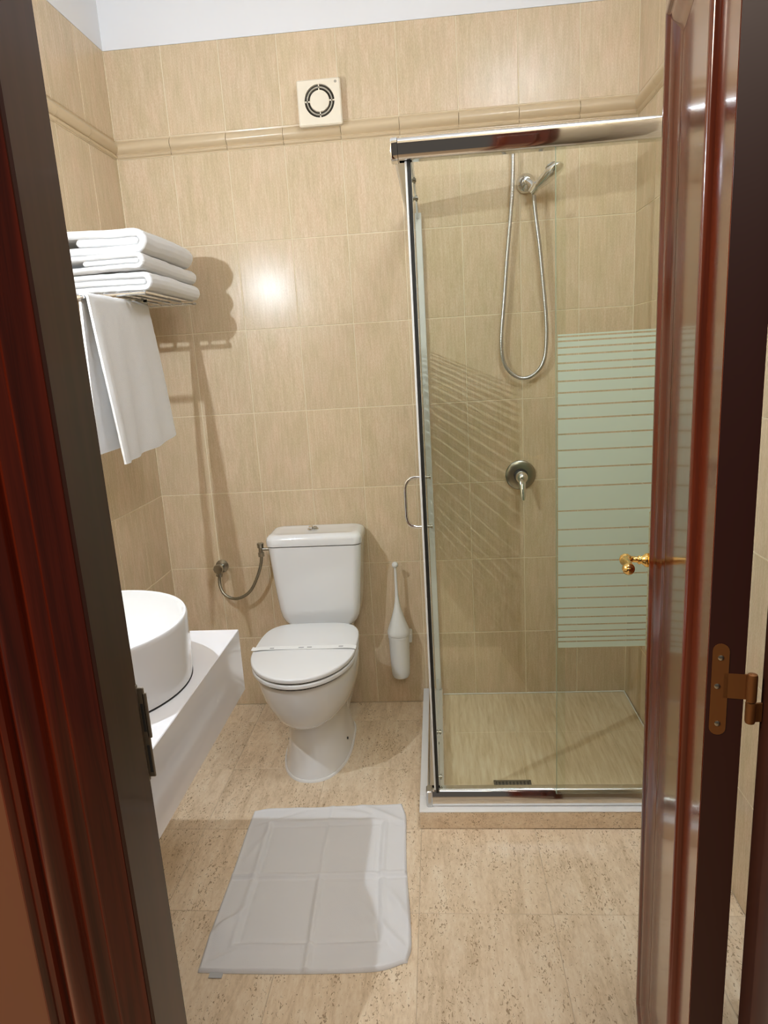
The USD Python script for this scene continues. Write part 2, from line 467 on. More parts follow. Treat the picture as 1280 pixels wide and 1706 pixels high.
t.part('head', box((JL - 0.03, YH, HEAD), (JR + 0.03, YF + 0.004, HEAD + 0.03), 0.002), 'frame_wood', False)

# ------------------------------------------------------------------ the open door leaf
A = np.array([1.08995 + 0.4007 * 0.63, -2.52117 + 0.63])          # hinge edge, corner of the visible face
B = np.array([1.08995 + 0.308 * 1.213, -2.52117 + 1.213])         # free edge of the visible face
U = (B - A) / np.linalg.norm(B - A)
LEAF = np.linalg.norm(B - A)
N = np.array([-U[1], U[0]])                                       # out of the visible face (to the left)
if N[0] > 0:
    N = -N


def D(s, n, z):
    p = A + s * U + n * N
    return (p[0], p[1], z)


def dbox(s0, s1, n0, n1, z0, z1, b=0.0):
    m = box((s0, n0, z0), (s1, n1, z1), b)
    v = np.array(m.vertices)
    w = np.stack([A[0] + v[:, 0] * U[0] + v[:, 1] * N[0], A[1] + v[:, 0] * U[1] + v[:, 1] * N[1], v[:, 2]], 1)
    m = trimesh.Trimesh(w, m.faces, process=False)
    if m.volume < 0:
        m.invert()
    return m


TH = 0.034
door = Thing('door_1', 'open dark mahogany panel door with brass lever handle', loc=D(0, 0, 0), kind='structure')
door.part('hinge_stile', dbox(0, 0.095, -TH, 0, 0.008, 2.02, 0.0015), 'door_wood', False)
door.part('edge_lipping', dbox(-0.0008, 0.0, -TH + 0.0005, -0.0005, 0.0085, 2.0195), 'door_edge', False)
door.part('lock_stile', dbox(LEAF - 0.10, LEAF, -TH, 0, 0.008, 2.02, 0.0015), 'door_wood', False)
door.part('rail', dbox(0.095, LEAF - 0.10, -TH, 0, 0.008, 0.10, 0.001), 'door_wood', False)
door.part('rail', dbox(0.095, LEAF - 0.10, -TH, 0, 1.83, 2.02, 0.001), 'door_wood', False)
door.part('panel', dbox(0.0955, LEAF - 0.1005, -TH + 0.008, -0.010, 0.101, 1.829), 'door_wood', False)


def frame_moulding(s0, s1, z0, z1, prof):
    """A mitred frame: prof = (inset, height) pairs from the outer edge inwards; four lofted lengths."""
    out = []
    cor = lambda d: [(s0 + d, z0 + d), (s1 - d, z0 + d), (s1 - d, z1 - d), (s0 + d, z1 - d)]
    for k in range(4):
        ra = [D(*((cor(d)[k][0], h, cor(d)[k][1]))) for d, h in prof]
        rb = [D(*((cor(d)[(k + 1) % 4][0], h, cor(d)[(k + 1) % 4][1]))) for d, h in prof]
        out.append(loft([ra, rb]))
    return out


mp = [(0, -0.003), (0, 0.004), (0.002, 0.0075), (0.006, 0.0090), (0.010, 0.0082), (0.014, 0.0055), (0.016, 0.0030), (0.020, 0.0028), (0.026, 0.0010), (0.034, -0.0030), (0.042, -0.0068), (0.048, -0.0084), (0.052, -0.0098), (0.052, -0.016), (0.0, -0.016)]
for m in frame_moulding(0.094, LEAF - 0.094, 0.095, 1.835, mp):
    door.part('moulding', m, 'door_wood', 50)
# lever handle on the lock stile
hs, hz = LEAF - 0.045, 1.002
h = door.part('handle', tube(spline([D(hs, 0.004, hz), D(hs, 0.022, hz), D(hs, 0.036, hz + 0.001), D(hs - 0.008, 0.0425, hz + 0.001), D(hs - 0.028, 0.043, hz + 0.003), D(hs - 0.056, 0.042, hz + 0.003)], 40), [0.0075] * 4 + [0.0055] * 12 + [0.0085] * 8 + list(np.linspace(0.0075, 0.0052, 16)), 14), 'brass', True, label='brass lever handle')
door.part('finial', lathe([(0, -0.0105), (0.006, -0.009), (0.010, -0.004), (0.0105, 0.001), (0.008, 0.007), (0.004, 0.010), (0, 0.0105)], D(hs - 0.062, 0.042, hz + 0.003), (U[0], U[1], 0), 20), 'brass', True, under=h)
door.part('collar', lathe([(0.0125, 0.0), (0.0125, 0.006), (0.009, 0.010), (0.0065, 0.014), (0.0085, 0.017), (0.006, 0.020), (0, 0.020)], D(hs, 0.0035, hz), (N[0], N[1], 0), 24), 'brass', True, under=h)
door.part('finial', lathe([(0, -0.011), (0.007, -0.009), (0.0108, -0.003), (0.0108, 0.003), (0.007, 0.009), (0, 0.011)], D(hs, 0.043, hz), (N[0], N[1], 0), 20), 'brass', True, under=h)
door.part('backplate', dbox(hs - 0.018, hs + 0.018, 0.0, 0.0045, hz - 0.185, hz + 0.085, 0.0018), 'brass', False, label='long brass backplate')
# hinge: plate let into the hinge edge, arm, knuckle, jamb leaf
zc = 1.040
p2 = lambda n, z: D(-0.0012, n, z)
outline = [(-0.0115 + 0.0075 * math.cos(a), zc + 0.041 + 0.0075 * math.sin(a)) for a in np.linspace(0, PI, 9)] + [(-0.0115 + 0.0075 * math.cos(a), zc - 0.041 + 0.0075 * math.sin(a)) for a in np.linspace(PI, 2 * PI, 9)]
ring0 = np.array([D(0.0005, n, z) for n, z in outline])
ring1 = np.array([D(-0.0016, n, z) for n, z in outline])
hg = door.part('hinge', cat(loft([ring0, ring1]), dbox(-0.0016, 0.0005, -0.036, -0.015, zc - 0.008, zc + 0.018)), 'bronze', 40, label='bronze hinge')
for dz, dn in ((0.034, -0.0115), (0.004, -0.0095), (-0.036, -0.0115)):
    door.part('screw', lathe([(0.0028, 0), (0.0028, 0.0008), (0.0015, 0.0014), (0, 0.0014)], D(-0.0014, dn, zc + dz), (-U[0], -U[1], 0), 12), 'aged_chrome', 40, under=hg)
kx, ky = D(-0.004, -0.0395, 0)[:2]
door.part('knuckle', lathe([(0, zc - 0.009), (0.0045, zc - 0.008), (0.0048, zc - 0.006), (0.0048, zc + 0.018), (0.0042, zc + 0.020), (0, zc + 0.021)], (kx, ky, 0), n=18), 'bronze', 40, under=hg)
door.part('knuckle', lathe([(0, zc - 0.032), (0.0042, zc - 0.031), (0.0048, zc - 0.029), (0.0048, zc - 0.0095), (0, zc - 0.0092)], (kx, ky, 0), n=18), 'bronze', 40, under=hg)
door.part('jamb_leaf', box((kx, ky - 0.0012, zc - 0.030), (JR + 0.0075, ky + 0.0012, zc - 0.010), 0.0004), 'bronze', False, under=hg)

# ------------------------------------------------------------------ shower base
SX, SY, CZ, FZ = 0.989, -0.767, 0.059, 0.030
t = Thing('shower_tray', 'raised beige shower floor with stone kerb and small tiles', 'shower tray', (SX, SY, 0))
t.part('kerb', box((SX, SY, 0.0), (RX - 0.001, -0.690, CZ - 0.004), 0.002), 'floor_stone_2', False)
t.part('kerb', box((SX, -0.690, 0.0), (1.066, -0.001, CZ - 0.004), 0.002), 'floor_stone_3', False)
t.part('kerb_cap', cat(box((SX - 0.0005, SY - 0.0005, CZ - 0.004), (RX - 0.001, -0.692, CZ), 0.0015), box((SX - 0.0005, -0.692, CZ - 0.004), (1.064, -0.001, CZ), 0.0015)), 'caulk', False, label='white kerb top')
t.part('bed', box((1.066, -0.690, 0.0), (RX - 0.001, -0.001, FZ - 0.001)), 'grout', False)
gx = [1.0665, 1.326, 1.659, RX - 0.002]
gy = [-0.002, -0.29, -0.595, -0.689]
for i in range(3):
    for j in range(3):
        t.part('floor_tile', box((gx[i] + 0.0008, gy[j + 1] + 0.0008, FZ - 0.006), (gx[i + 1] - 0.0008, gy[j] - 0.0008, FZ), 0.0009), 'shower_stone', False)
t.part('sealant', cat(box((1.067, -0.006, FZ), (RX - 0.002, -0.001, FZ + 0.005), 0.002), box((RX - 0.007, -0.688, FZ), (RX - 0.002, -0.006, FZ + 0.005), 0.002)), 'caulk', False, label='white sealant line')
dr = Thing('drain_grate', 'dark metal drain grate in the shower floor by the front rail', 'drain', (1.28, -0.63, FZ))
DY0, DY1 = -0.680, -0.578
dr.part('frame', cat(box((1.222, DY1, FZ), (1.340, DY1 - 0.007, FZ + 0.003)), box((1.222, DY0 + 0.007, FZ), (1.340, DY0, FZ + 0.003)), box((1.222, DY0, FZ), (1.228, DY1, FZ + 0.003)), box((1.334, DY0, FZ), (1.340, DY1, FZ + 0.003))), 'drain_metal', False)
for k in range(9):
    x = 1.2325 + 0.0112 * k
    dr.part('bar', box((x, DY0 + 0.006, FZ + 0.0004), (x + 0.005, DY1 - 0.006, FZ + 0.0024)), 'drain_metal', False)
dr.part('well', box((1.228, DY0 + 0.006, FZ + 0.0001), (1.334, DY1 - 0.006, FZ + 0.0003)), 'shadow_rubber', False)

# ------------------------------------------------------------------ shower enclosure
RZ0, RZ1 = 1.838, 1.885
en = Thing('shower_enclosure', 'chrome and glass corner shower cubicle with frosted stripes', 'shower cubicle', (1.02, -0.74, CZ))


def rail_profile(front, back, z0, z1, bulge, tilt=0.0):
    """(u, z): flat behind, gently curved in front with rounded shoulders; tilt leans the front face down (+) or up (-)."""
    zc, hz = (z0 + z1) / 2, (z1 - z0) / 2
    s = 1 if front > back else -1
    pts = [(back, z0), (front - s * bulge - s * max(tilt, 0), z0)]
    for k in range(1, 18):
        a = -PI / 2 + PI * k / 18
        c, n = math.cos(a), math.copysign(abs(math.sin(a)) ** 0.8, math.sin(a))
        lean = max(tilt, 0) * (1 - n) / 2 + max(-tilt, 0) * (1 + n) / 2
        pts.append((front - s * (bulge + lean) + s * bulge * c ** 0.7, zc + hz * n))
    return pts + [(front - s * bulge - s * max(-tilt, 0), z1), (back, z1)]


en.part('top_rail', prism(rail_profile(-0.764, -0.722, RZ0, RZ1, 0.011, 0.010), 'x', 1.020, RX - 0.001), 'chrome', 30)
en.part('top_rail', prism(rail_profile(1.008, 1.052, RZ0, RZ1, 0.014), 'y', -0.745, -0.001), 'satin_chrome', 30)
en.part('bottom_rail', prism(rail_profile(-0.749, -0.712, CZ, CZ + 0.050, 0.011, -0.013), 'x', 1.028, RX - 0.001), 'chrome', 30)
en.part('bottom_rail', prism(rail_profile(1.012, 1.052, CZ, CZ + 0.050, 0.014), 'y', -0.735, -0.001), 'chrome', 30)
cz = (RZ0 + RZ1) / 2
cap = lambda x, k: np.stack([np.full(len(CAPS), x), -0.743 + (CAPS[:, 0] + 0.743) * k, cz + (CAPS[:, 1] - cz) * k], 1)
CAPS = np.array(rail_profile(-0.7655, -0.7205, RZ0 - 0.0015, RZ1 + 0.0015, 0.011, 0.010))
en.part('corner_cap', loft([cap(1.0020, 0.80), cap(1.0030, 0.93), cap(1.0055, 1.0), cap(1.0190, 1.0)]), 'chrome', 35)
en.part('cap_joint', loft([cap(1.0190, 0.95), cap(1.0202, 0.95)]), 'seal_black', False)
en.part('corner_cap', loft([rrect(1.020, -0.730, 0.010, 0.018, 0.008, CZ), rrect(1.020, -0.730, 0.010, 0.018, 0.008, CZ + 0.050), rrect(1.020, -0.730, 0.007, 0.015, 0.006, CZ + 0.053)]), 'satin_chrome', 40)
en.part('wall_profile', box((1.036, -0.020, CZ), (1.061, -0.001, RZ0 + 0.02), 0.002), 'white_profile', False)
en.part('wall_profile', box((RX - 0.022, -0.750, CZ + 0.05), (RX - 0.001, -0.728, RZ0), 0.002), 'satin_chrome', False)
GZ0, GZ1 = CZ + 0.040, RZ0 + 0.008
g_front = en.part('glass_panel', box((1.3945, -0.745, GZ0), (RX - 0.008, -0.739, GZ1), 0.0006), 'glass', False, label='fixed front pane with frosted stripes')
g_fdoor = en.part('glass_panel', box((1.052, -0.733, GZ0), (1.420, -0.727, GZ1), 0.0006), 'glass', False, label='clear front pane')
g_side = en.part('glass_panel', box((1.034, -0.400, GZ0), (1.040, -0.014, GZ1), 0.0006), 'glass', False, label='fixed side pane with frosted stripes')
g_sdoor = en.part('glass_panel', box((1.044, -0.724, GZ0), (1.050, -0.372, GZ1), 0.0006), 'glass', False, label='sliding side pane')
en.part('pane_edge', box((1.3932, -0.7449, GZ0 + 0.001), (1.3944, -0.7391, GZ1 - 0.001)), 'glass_edge', False, under=g_front, label='green pane edge')
ZS = [1.410, 1.402, 1.391, 1.375, 1.358, 1.337, 1.318, 1.292, 1.263, 1.231, 1.197, 1.157, 1.115, 1.069, 1.019, 0.953, 0.902, 0.856, 0.813, 0.775, 0.739, 0.708, 0.679, 0.653, 0.631, 0.612, 0.594, 0.581, 0.561]
for a, b in zip(ZS[:-1], ZS[1:]):
    en.part('frosted_stripe', box((1.398, -0.7457, b + 0.0021), (RX - 0.024, -0.7451, a - 0.0021)), 'frost', False, under=g_front)
    gp = min(0.0040, 0.22 * (a - b))
    en.part('frosted_stripe', box((1.0334, -0.398, b + gp), (1.0339, -0.022, a - gp)), 'frost', False, under=g_side)
en.part('door_seal', box((1.0405, -0.737, GZ0), (1.0490, -0.7245, GZ1), 0.001), 'seal_black', False, label='black magnetic seal')
en.part('seal_strip', box((1.0345, -0.735, GZ0), (1.0404, -0.7240, GZ1), 0.001), 'white_profile', False)
hd = en.part('handle', tube(spline([(1.043, -0.700, 1.053), (1.020, -0.700, 1.053), (1.003, -0.700, 1.047), (0.9935, -0.700, 1.030), (0.992, -0.700, 1.010), (0.992, -0.700, 0.957), (0.9935, -0.700, 0.937), (1.003, -0.700, 0.920), (1.020, -0.700, 0.914), (1.043, -0.700, 0.914)], 70), 0.0048, 12), 'chrome', True)
for z in (1.053, 0.914):
    en.part('screw', lathe([(0.004, 0), (0.004, 0.010), (0.007, 0.011), (0.007, 0.014), (0, 0.015)], (1.050, -0.700, z), (1, 0, 0), 14), 'aged_chrome', 40, under=hd)
for y, z in ((-0.70, 1.802), (-0.50, 1.802), (-0.70, 0.130), (-0.45, 0.130)):
    en.part('roller', cat(lathe([(0.0045, 0), (0.0045, 0.010), (0, 0.010)], (1.050, y, z), (1, 0, 0), 12), lathe([(0, 0.003), (0.008, 0.0035), (0.008, 0.008), (0, 0.0085)], (1.050, y, z), (1, 0, 0), 14)), 'aged_chrome', 40)

# ------------------------------------------------------------------ hand shower and mixer
hs_ = Thing('hand_shower', 'chrome hand shower on wall holder with long looping hose', 'shower head', (1.42, 0, 1.28))
hs_.part('wall_bracket', lathe([(0.0325, 0.0), (0.0325, 0.006), (0.029, 0.015), (0.018, 0.024), (0.011, 0.030), (0.011, 0.045), (0, 0.046)], (1.42, -0.0005, 1.927), (0, -1, 0), 32), 'chrome', 40)
hs_.part('cradle', cat(tube([(1.42, -0.040, 1.927), (1.432, -0.052, 1.915), (1.440, -0.058, 1.905)], 0.011, 14), lathe([(0.010, -0.020), (0.0155, -0.018), (0.0165, 0.012), (0.013, 0.016), (0, 0.016)], (1.4435, -0.062, 1.900), (0.52, -0.45, 0.72), 20)), 'chrome', 40)
axis = np.array((0.075, -0.075, 0.055))
axis = axis / np.linalg.norm(axis)
h0 = np.array((1.4435, -0.062, 1.897))
ring = []
_, ua, ub = frame_of(axis)
for r, w, l in ((0.008, 0.008, -0.018), (0.0115, 0.0115, -0.012), (0.0120, 0.0125, 0.004), (0.0150, 0.017, 0.020), (0.0185, 0.0235, 0.045), (0.0195, 0.028, 0.070), (0.0175, 0.0285, 0.090), (0.013, 0.024, 0.107), (0.005, 0.012, 0.116)):
    a = np.linspace(0, 2 * PI, 24, endpoint=False)
    ring.append(h0 + l * axis + np.cos(a)[:, None] * w * ua + np.sin(a)[:, None] * r * ub)
hb = hs_.part('handset', loft(ring), 'chrome', 45)
fc = h0 + 0.080 * axis - 0.017 * ub
hs_.part('spray_face', lathe([(0.019, -0.002), (0.019, 0.003), (0.016, 0.0045), (0, 0.0045)], fc, -ub, 24), 'aged_chrome', 40, under=hb)
hp = [(1.376, -0.030, 2.050), (1.375, -0.032, 2.000), (1.369, -0.032, 1.879), (1.352, -0.030, 1.707), (1.334, -0.028, 1.510), (1.3255, -0.028, 1.395), (1.343, -0.028, 1.317), (1.404, -0.030, 1.277), (1.461, -0.032, 1.312), (1.481, -0.034, 1.385), (1.473, -0.036, 1.581), (1.457, -0.042, 1.739), (1.4425, -0.050, 1.850), (1.4395, -0.056, 1.885)]
curve = spline(hp, 420)
rad = 0.0068 + 0.0007 * np.sin(np.arange(420) * PI / 2 * 1.6)
hs_.part('hose', tube(curve, rad, 10), 'hose_steel', 60)
hs_.part('wall_elbow', cat(lathe([(0.027, 0), (0.027, 0.005), (0.012, 0.010), (0.012, 0.030), (0, 0.031)], (1.376, -0.0005, 2.066), (0, -1, 0), 28), lathe([(0.012, 0.004), (0.012, -0.020), (0.009, -0.024), (0, -0.024)], (1.376, -0.030, 2.066), (0, 0, 1), 20)), 'chrome', 40)

mx = Thing('shower_mixer', 'round chrome shower mixer plate with lever pointing down', 'tap', (1.389, 0, 0.85))
mx.part('plate', lathe([(0.0555, 0), (0.0555, 0.004), (0.050, 0.009), (0.034, 0.011), (0, 0.011)], (1.389, -0.0005, 0.922), (0, -1, 0), 48), 'aged_chrome', 40)
mx.part('collar', lathe([(0.026, 0.011), (0.026, 0.018), (0, 0.018)], (1.389, 0, 0.922), (0, -1, 0), 32), 'shadow_rubber', 40, label='dark collar')
mx.part('body', lathe([(0.022, 0.018), (0.023, 0.040), (0.021, 0.055), (0.014, 0.064), (0.005, 0.067), (0, 0.067)], (1.389, 0, 0.920), (0, -1, 0), 32), 'chrome', 50)
lv = []
for w, d, y, z in ((0.014, 0.010, -0.050, 0.918), (0.0125, 0.008, -0.060, 0.900), (0.0105, 0.006, -0.069, 0.878), (0.0085, 0.0045, -0.077, 0.855), (0.006, 0.003, -0.081, 0.842)):
    a = np.linspace(0, 2 * PI, 16, endpoint=False)
    lv.append(np.stack([1.389 + w * np.cos(a), y + d * np.sin(a), np.full(16, z)], 1))
mx.part('lever', loft(lv), 'chrome', 50)

# ------------------------------------------------------------------ extractor fan
fx, fz = 0.738, 2.2215
fan = Thing('extractor_fan', 'square cream extractor fan with round vent grille high on the wall', 'fan', (fx, 0, 2.15))
hole = trimesh.creation.annulus
import manifold3d as mf
plate = mf.Manifold.hull_points(np.array(box((fx - 0.0735, -0.040, fz - 0.0705), (fx + 0.0735, -0.0225, fz + 0.0705), 0.004).vertices))
cutc = mf.Manifold.cylinder(0.02, 0.0505, 0.0505, 48).rotate((90, 0, 0)).translate((fx + 0.001, -0.029, fz + 0.004))
fan.part('cover', plate - cutc, 'fan_plastic', 30)
fan.part('base', box((fx - 0.071, -0.0225, fz - 0.068), (fx + 0.071, -0.0003, fz + 0.068), 0.002), 'fan_plastic', False)
fan.part('duct_mouth', lathe([(0.0502, 0), (0.0502, 0.0012), (0, 0.0012)], (fx + 0.001, -0.029, fz + 0.004), (0, -1, 0), 48), 'fan_dark', 40, label='dark vent opening')
gr = mf.Manifold.cylinder(0.006, 0.0435, 0.0435, 48) - mf.Manifold.cylinder(0.02, 0.0395, 0.0395, 48).translate((0, 0, -0.005))
fan.part('grille_ring', gr.rotate((90, 0, 0)).translate((fx + 0.001, -0.0325, fz + 0.004)), 'fan_mid', 30)
fan.part('grille_disc', lathe([(0.033, 0), (0.033, 0.009), (0.031, 0.011), (0, 0.0115)], (fx + 0.001, -0.0300, fz + 0.004), (0, -1, 0), 40), 'fan_plastic', 40)
for k in range(4):
    a = PI / 2 * k
    c, s = math.cos(a), math.sin(a)
    m = box((0.032, -0.0385, -0.0018), (0.0505, -0.0315, 0.0018))
    v = np.array(m.vertices)
    fan.part('spoke', trimesh.Trimesh(np.stack([fx + 0.001 + v[:, 0] * c - v[:, 2] * s, v[:, 1], fz + 0.004 + v[:, 0] * s + v[:, 2] * c], 1), m.faces), 'fan_plastic', False)
fan.part('badge', lathe([(0.0045, 0), (0.0045, 0.0004), (0, 0.0005)], (fx + 0.058, -0.0399, fz + 0.058), (0, -1, 0), 20), 'fan_mid', 40, label='small grey maker badge')

# ------------------------------------------------------------------ toilet
TX = 0.612
to = Thing('toilet', 'white close-coupled ceramic toilet with closed lid', 'toilet', (TX, -0.35, 0))
bowl = [egg(TX, yf, yb, hw, z, pf=pf, pb=pb) for z, yf, yb, hw, pf, pb in (
    (0.0, -0.535, -0.11, 0.118, 2.3, 3.5), (0.012, -0.533, -0.11, 0.117, 2.3, 3.5), (0.05, -0.520, -0.11, 0.107, 2.3, 3.5), (0.10, -0.512, -0.11, 0.100, 2.3, 3.5), (0.15, -0.508, -0.10, 0.097, 2.3, 3.5),
    (0.178, -0.508, -0.10, 0.097, 2.3, 3.5), (0.191, -0.514, -0.09, 0.100, 2.2, 3.5), (0.200, -0.530, -0.09, 0.107, 2.1, 3.5), (0.208, -0.552, -0.085, 0.118, 2.0, 3.5), (0.220, -0.575, -0.08, 0.129, 2.0, 3.4), (0.240, -0.598, -0.075, 0.141, 2.0, 3.3),
    (0.270, -0.618, -0.10, 0.152, 2.0, 3.0), (0.305, -0.634, -0.14, 0.161, 2.0, 2.8), (0.350, -0.647, -0.17, 0.168, 2.0, 2.8), (0.385, -0.654, -0.185, 0.171, 2.0, 2.8), (0.397, -0.653, -0.187, 0.171, 2.0, 2.8), (0.402, -0.648, -0.190, 0.166, 2.0, 2.8))]
to.part('deck', loft([rrect(TX, -0.140, 0.100, 0.122, 0.03, 0.10), rrect(TX, -0.140, 0.105, 0.122, 0.03, 0.25), rrect(TX, -0.140, 0.118, 0.124, 0.03, 0.36), rrect(TX, -0.140, 0.122, 0.126, 0.03, 0.395), rrect(TX, -0.140, 0.118, 0.122, 0.03, 0.4015)]), 'ceramic', 50)
to.part('bowl', loft(bowl), 'ceramic', 60)
to.part('floor_seal', loft([egg(TX, -0.541, -0.105, 0.123, 0.0003, pf=2.3, pb=3.5), egg(TX, -0.539, -0.107, 0.121, 0.006, pf=2.3, pb=3.5), egg(TX, -0.534, -0.109, 0.117, 0.008, pf=2.3, pb=3.5)]), 'caulk', 50, label='white caulk line')
for s in (-1, 1):
    to.part('bolt_cap', lathe([(0.0045, -0.004), (0.0045, 0.002), (0, 0.003)], (TX + s * 0.1075, -0.345, 0.048), (s, 0, 0), 14), 'shadow_rubber', 40)
SY0, SY1, SHW = -0.668, -0.215, 0.1745


def slab_egg(z0, z1, inset, b=0.004, dome=0.0):
    r = lambda d, z: egg(TX, SY0 + inset + d, SY1 - inset * 0.5 - d, SHW - inset - d, z, 72, 2.0, 4.2, 0.50)
    rs = [r(b, z0), r(b * 0.3, z0 + b * 0.4), r(0, z0 + b), r(0, z1 - b), r(b * 0.3, z1 - b * 0.4), r(b, z1)]
    if dome:
        rs += [r(0.03, z1 + dome * 0.45), r(0.07, z1 + dome * 0.8), r(0.12, z1 + dome)]
    return loft(rs)


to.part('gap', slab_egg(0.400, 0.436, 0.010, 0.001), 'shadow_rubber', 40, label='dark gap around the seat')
to.part('seat', slab_egg(0.4055, 0.4210, 0.0015), 'seat_plastic', 40)
to.part('seat_lid', slab_egg(0.4255, 0.4425, 0.0, 0.005, 0.006), 'seat_plastic', 40)
for s in (-1, 1):
    to.part('hinge', lathe([(0, -0.020), (0.011, -0.019), (0.011, 0.019), (0, 0.020)], (TX + s * 0.078, -0.222, 0.425), (1, 0, 0), 16), 'seat_plastic', 40)
tank = []
for z, hw, yf in ((0.402, 0.118, -0.150), (0.410, 0.128, -0.156), (0.425, 0.1395, -0.162), (0.445, 0.1475, -0.166), (0.475, 0.1530, -0.169), (0.55, 0.1600, -0.173), (0.65, 0.1680, -0.177), (0.722, 0.1730, -0.180)):
    tank.append(rrect(TX + 0.006, (yf - 0.012) / 2, hw, (-0.012 - yf) / 2, 0.030, z, 9))
to.part('tank', loft(tank), 'ceramic', 50)
ld = lambda d, z, r=0.03: rrect(TX + 0.006, (-0.184 - 0.008) / 2, 0.1775 - d, 0.088 - d, r, z, 9)
lid = to.part('tank_lid', loft([ld(0.004, 0.7245), ld(0.001, 0.7265), ld(0.0, 0.731), ld(0.0, 0.748), ld(0.003, 0.757), ld(0.010, 0.764), ld(0.020, 0.7675), ld(0.034, 0.7655, 0.022), ld(0.060, 0.7645, 0.012)]), 'ceramic', 40)
fb = (TX - 0.006, -0.090)
fl = to.part('flush_button', lathe([(0.021, 0), (0.021, 0.004), (0.019, 0.006), (0, 0.006)], (*fb, 0.7640), n=28), 'chrome', 40, label='chrome flush button')
to.part('button_half', prism([(fb[0] - 0.001 + 0.015 * math.cos(a), fb[1] + 0.015 * math.sin(a)) for a in np.linspace(PI / 2, 3 * PI / 2, 12)], 'z', 0.7695, 0.778), 'chrome', 40, under=fl)
to.part('button_half', prism([(fb[0] + 0.001 + 0.015 * math.cos(a), fb[1] + 0.015 * math.sin(a)) for a in np.linspace(-PI / 2, PI / 2, 12)], 'z', 0.7695, 0.7745), 'aged_chrome', 40, under=fl)

# paper hygiene band across the closed lid
lidz = lambda x, y: 0.4490
bandt = Thing('hygiene_band', 'white paper hygiene band across the closed toilet lid', 'paper band', (TX, -0.44, 0.449))
rows = []
for k in range(41):
    u = -1 + 2 * k / 40
    x = TX + u * 0.176
    e = abs(u)
    z = 0.4495 + (0.0 if e < 0.80 else -0.006 * ((e - 0.80) / 0.20) ** 2)
    yc = -0.449 + 0.004 * u - 0.002 * math.sin(u * 3)
    if u < -0.93:
        z += 0.006 * (-u - 0.93) / 0.07
    rows.append(np.array([(x, yc - 0.013, z), (x, yc + 0.013, z + 0.0008), (x, yc + 0.013, z + 0.0013), (x, yc - 0.013, z + 0.0005)]))
bandt.part('strip', loft(rows), 'paper', 40)
for x, w in ((0.505, 0.014), (0.604, 0.018), (0.632, 0.016), (0.738, 0.015)):
    y = -0.450 + (x - TX) * 0.02
    bandt.part('printed_mark', box((x - w / 2, y - 0.003, 0.4503), (x + w / 2, y + 0.003, 0.45075)), 'grey_print', False)

# ------------------------------------------------------------------ supply valve and hose
sv = Thing('supply_hose', 'braided water supply hose curving from wall valve to the toilet tank', 'hose', (0.21, 0, 0.49))
sv.part('wall_valve', cat(lathe([(0.026, 0), (0.026, 0.004), (0.012, 0.008), (0.010, 0.045), (0, 0.046)], (0.210, -0.0005, 0.607), (0, -1, 0), 24), lathe([(0.011, -0.004), (0.011, 0.022), (0.013, 0.023), (0.013, 0.031), (0, 0.031)], (0.210, -0.036, 0.607), (-0.15, 0, -1), 16)), 'aged_chrome', 40)
sv.part('valve_knob', lathe([(0.008, 0), (0.019, 0.002), (0.0205, 0.010), (0.018, 0.016), (0, 0.018)], (0.2105, -0.044, 0.610), (0, -1, 0), 9), 'aged_chrome', 25)
hpts = spline([(0.2055, -0.036, 0.578), (0.205, -0.040, 0.545), (0.219, -0.052, 0.512), (0.257, -0.062, 0.491), (0.302, -0.068, 0.499), (0.338, -0.075, 0.527), (0.366, -0.082, 0.572), (0.388, -0.087, 0.622), (0.398, -0.090, 0.672)], 120)
sv.part('hose', tube(hpts, 0.0060 + 0.0003 * np.sin(np.arange(120) * 1.7), 10), 'braid', 60)
sv.part('coupling', lathe([(0.0075, -0.012), (0.0115, -0.011), (0.0115, 0.004), (0.008, 0.005), (0.008, 0.022), (0.012, 0.024), (0.013, 0.040), (0.010, 0.042), (0, 0.042)], (0.398, -0.090, 0.678), (0, 0, 1), 10), 'aged_chrome', 25)
sv.part('tank_stub', lathe([(0.006, 0), (0.006, 0.025), (0.010, 0.026), (0.010, 0.0405), (0, 0.0405)], (0.405, -0.090, 0.695), (1, 0, 0), 14), 'aged_chrome', 40)

# ------------------------------------------------------------------ toilet brush and its wall cup
bx, by = 0.9045, -0.062
cup = Thing('toilet_brush_holder', 'white wall-hung cup of the toilet brush beside the shower', 'brush holder', (bx, 0, 0.14))
cup.part('cup', lathe([(0, 0.1420), (0.022, 0.1425), (0.030, 0.146), (0.0345, 0.156), (0.0365, 0.180), (0.0385, 0.240), (0.0400, 0.312), (0.0418, 0.313), (0.0418, 0.322), (0.0395, 0.323), (0.0380, 0.312), (0.0330, 0.17), (0, 0.16)], (bx, by, 0), n=40), 'brush_plastic', 40)
cup.part('wall_bracket', cat(box((bx + 0.018, by, 0.285), (bx + 0.050, -0.0005, 0.3215), 0.004), box((bx - 0.02, -0.022, 0.20), (bx + 0.02, -0.0005, 0.31), 0.004)), 'brush_plastic', False)
br = Thing('toilet_brush', 'white toilet brush with cone lid and thin ball-topped handle', 'toilet brush', (bx, by, 0.32))
br.part('cone_lid', lathe([(0, 0.3235), (0.0425, 0.3240), (0.0440, 0.330), (0.0435, 0.338), (0.0400, 0.350), (0.0330, 0.370), (0.0235, 0.398), (0.0150, 0.428), (0.0095, 0.456), (0.0068, 0.480), (0, 0.481)], (bx, by, 0), n=40), 'brush_plastic', 40)
br.part('handle', lathe([(0.0068, 0.479), (0.0055, 0.52), (0.0048, 0.56), (0.0045, 0.598), (0, 0.598)], (bx, by, 0), n=20), 'brush_plastic', 40)
br.part('ball_knob', trimesh.creation.icosphere(3, 0.0120).apply_translation((bx, by, 0.6065)), 'brush_plastic', True)

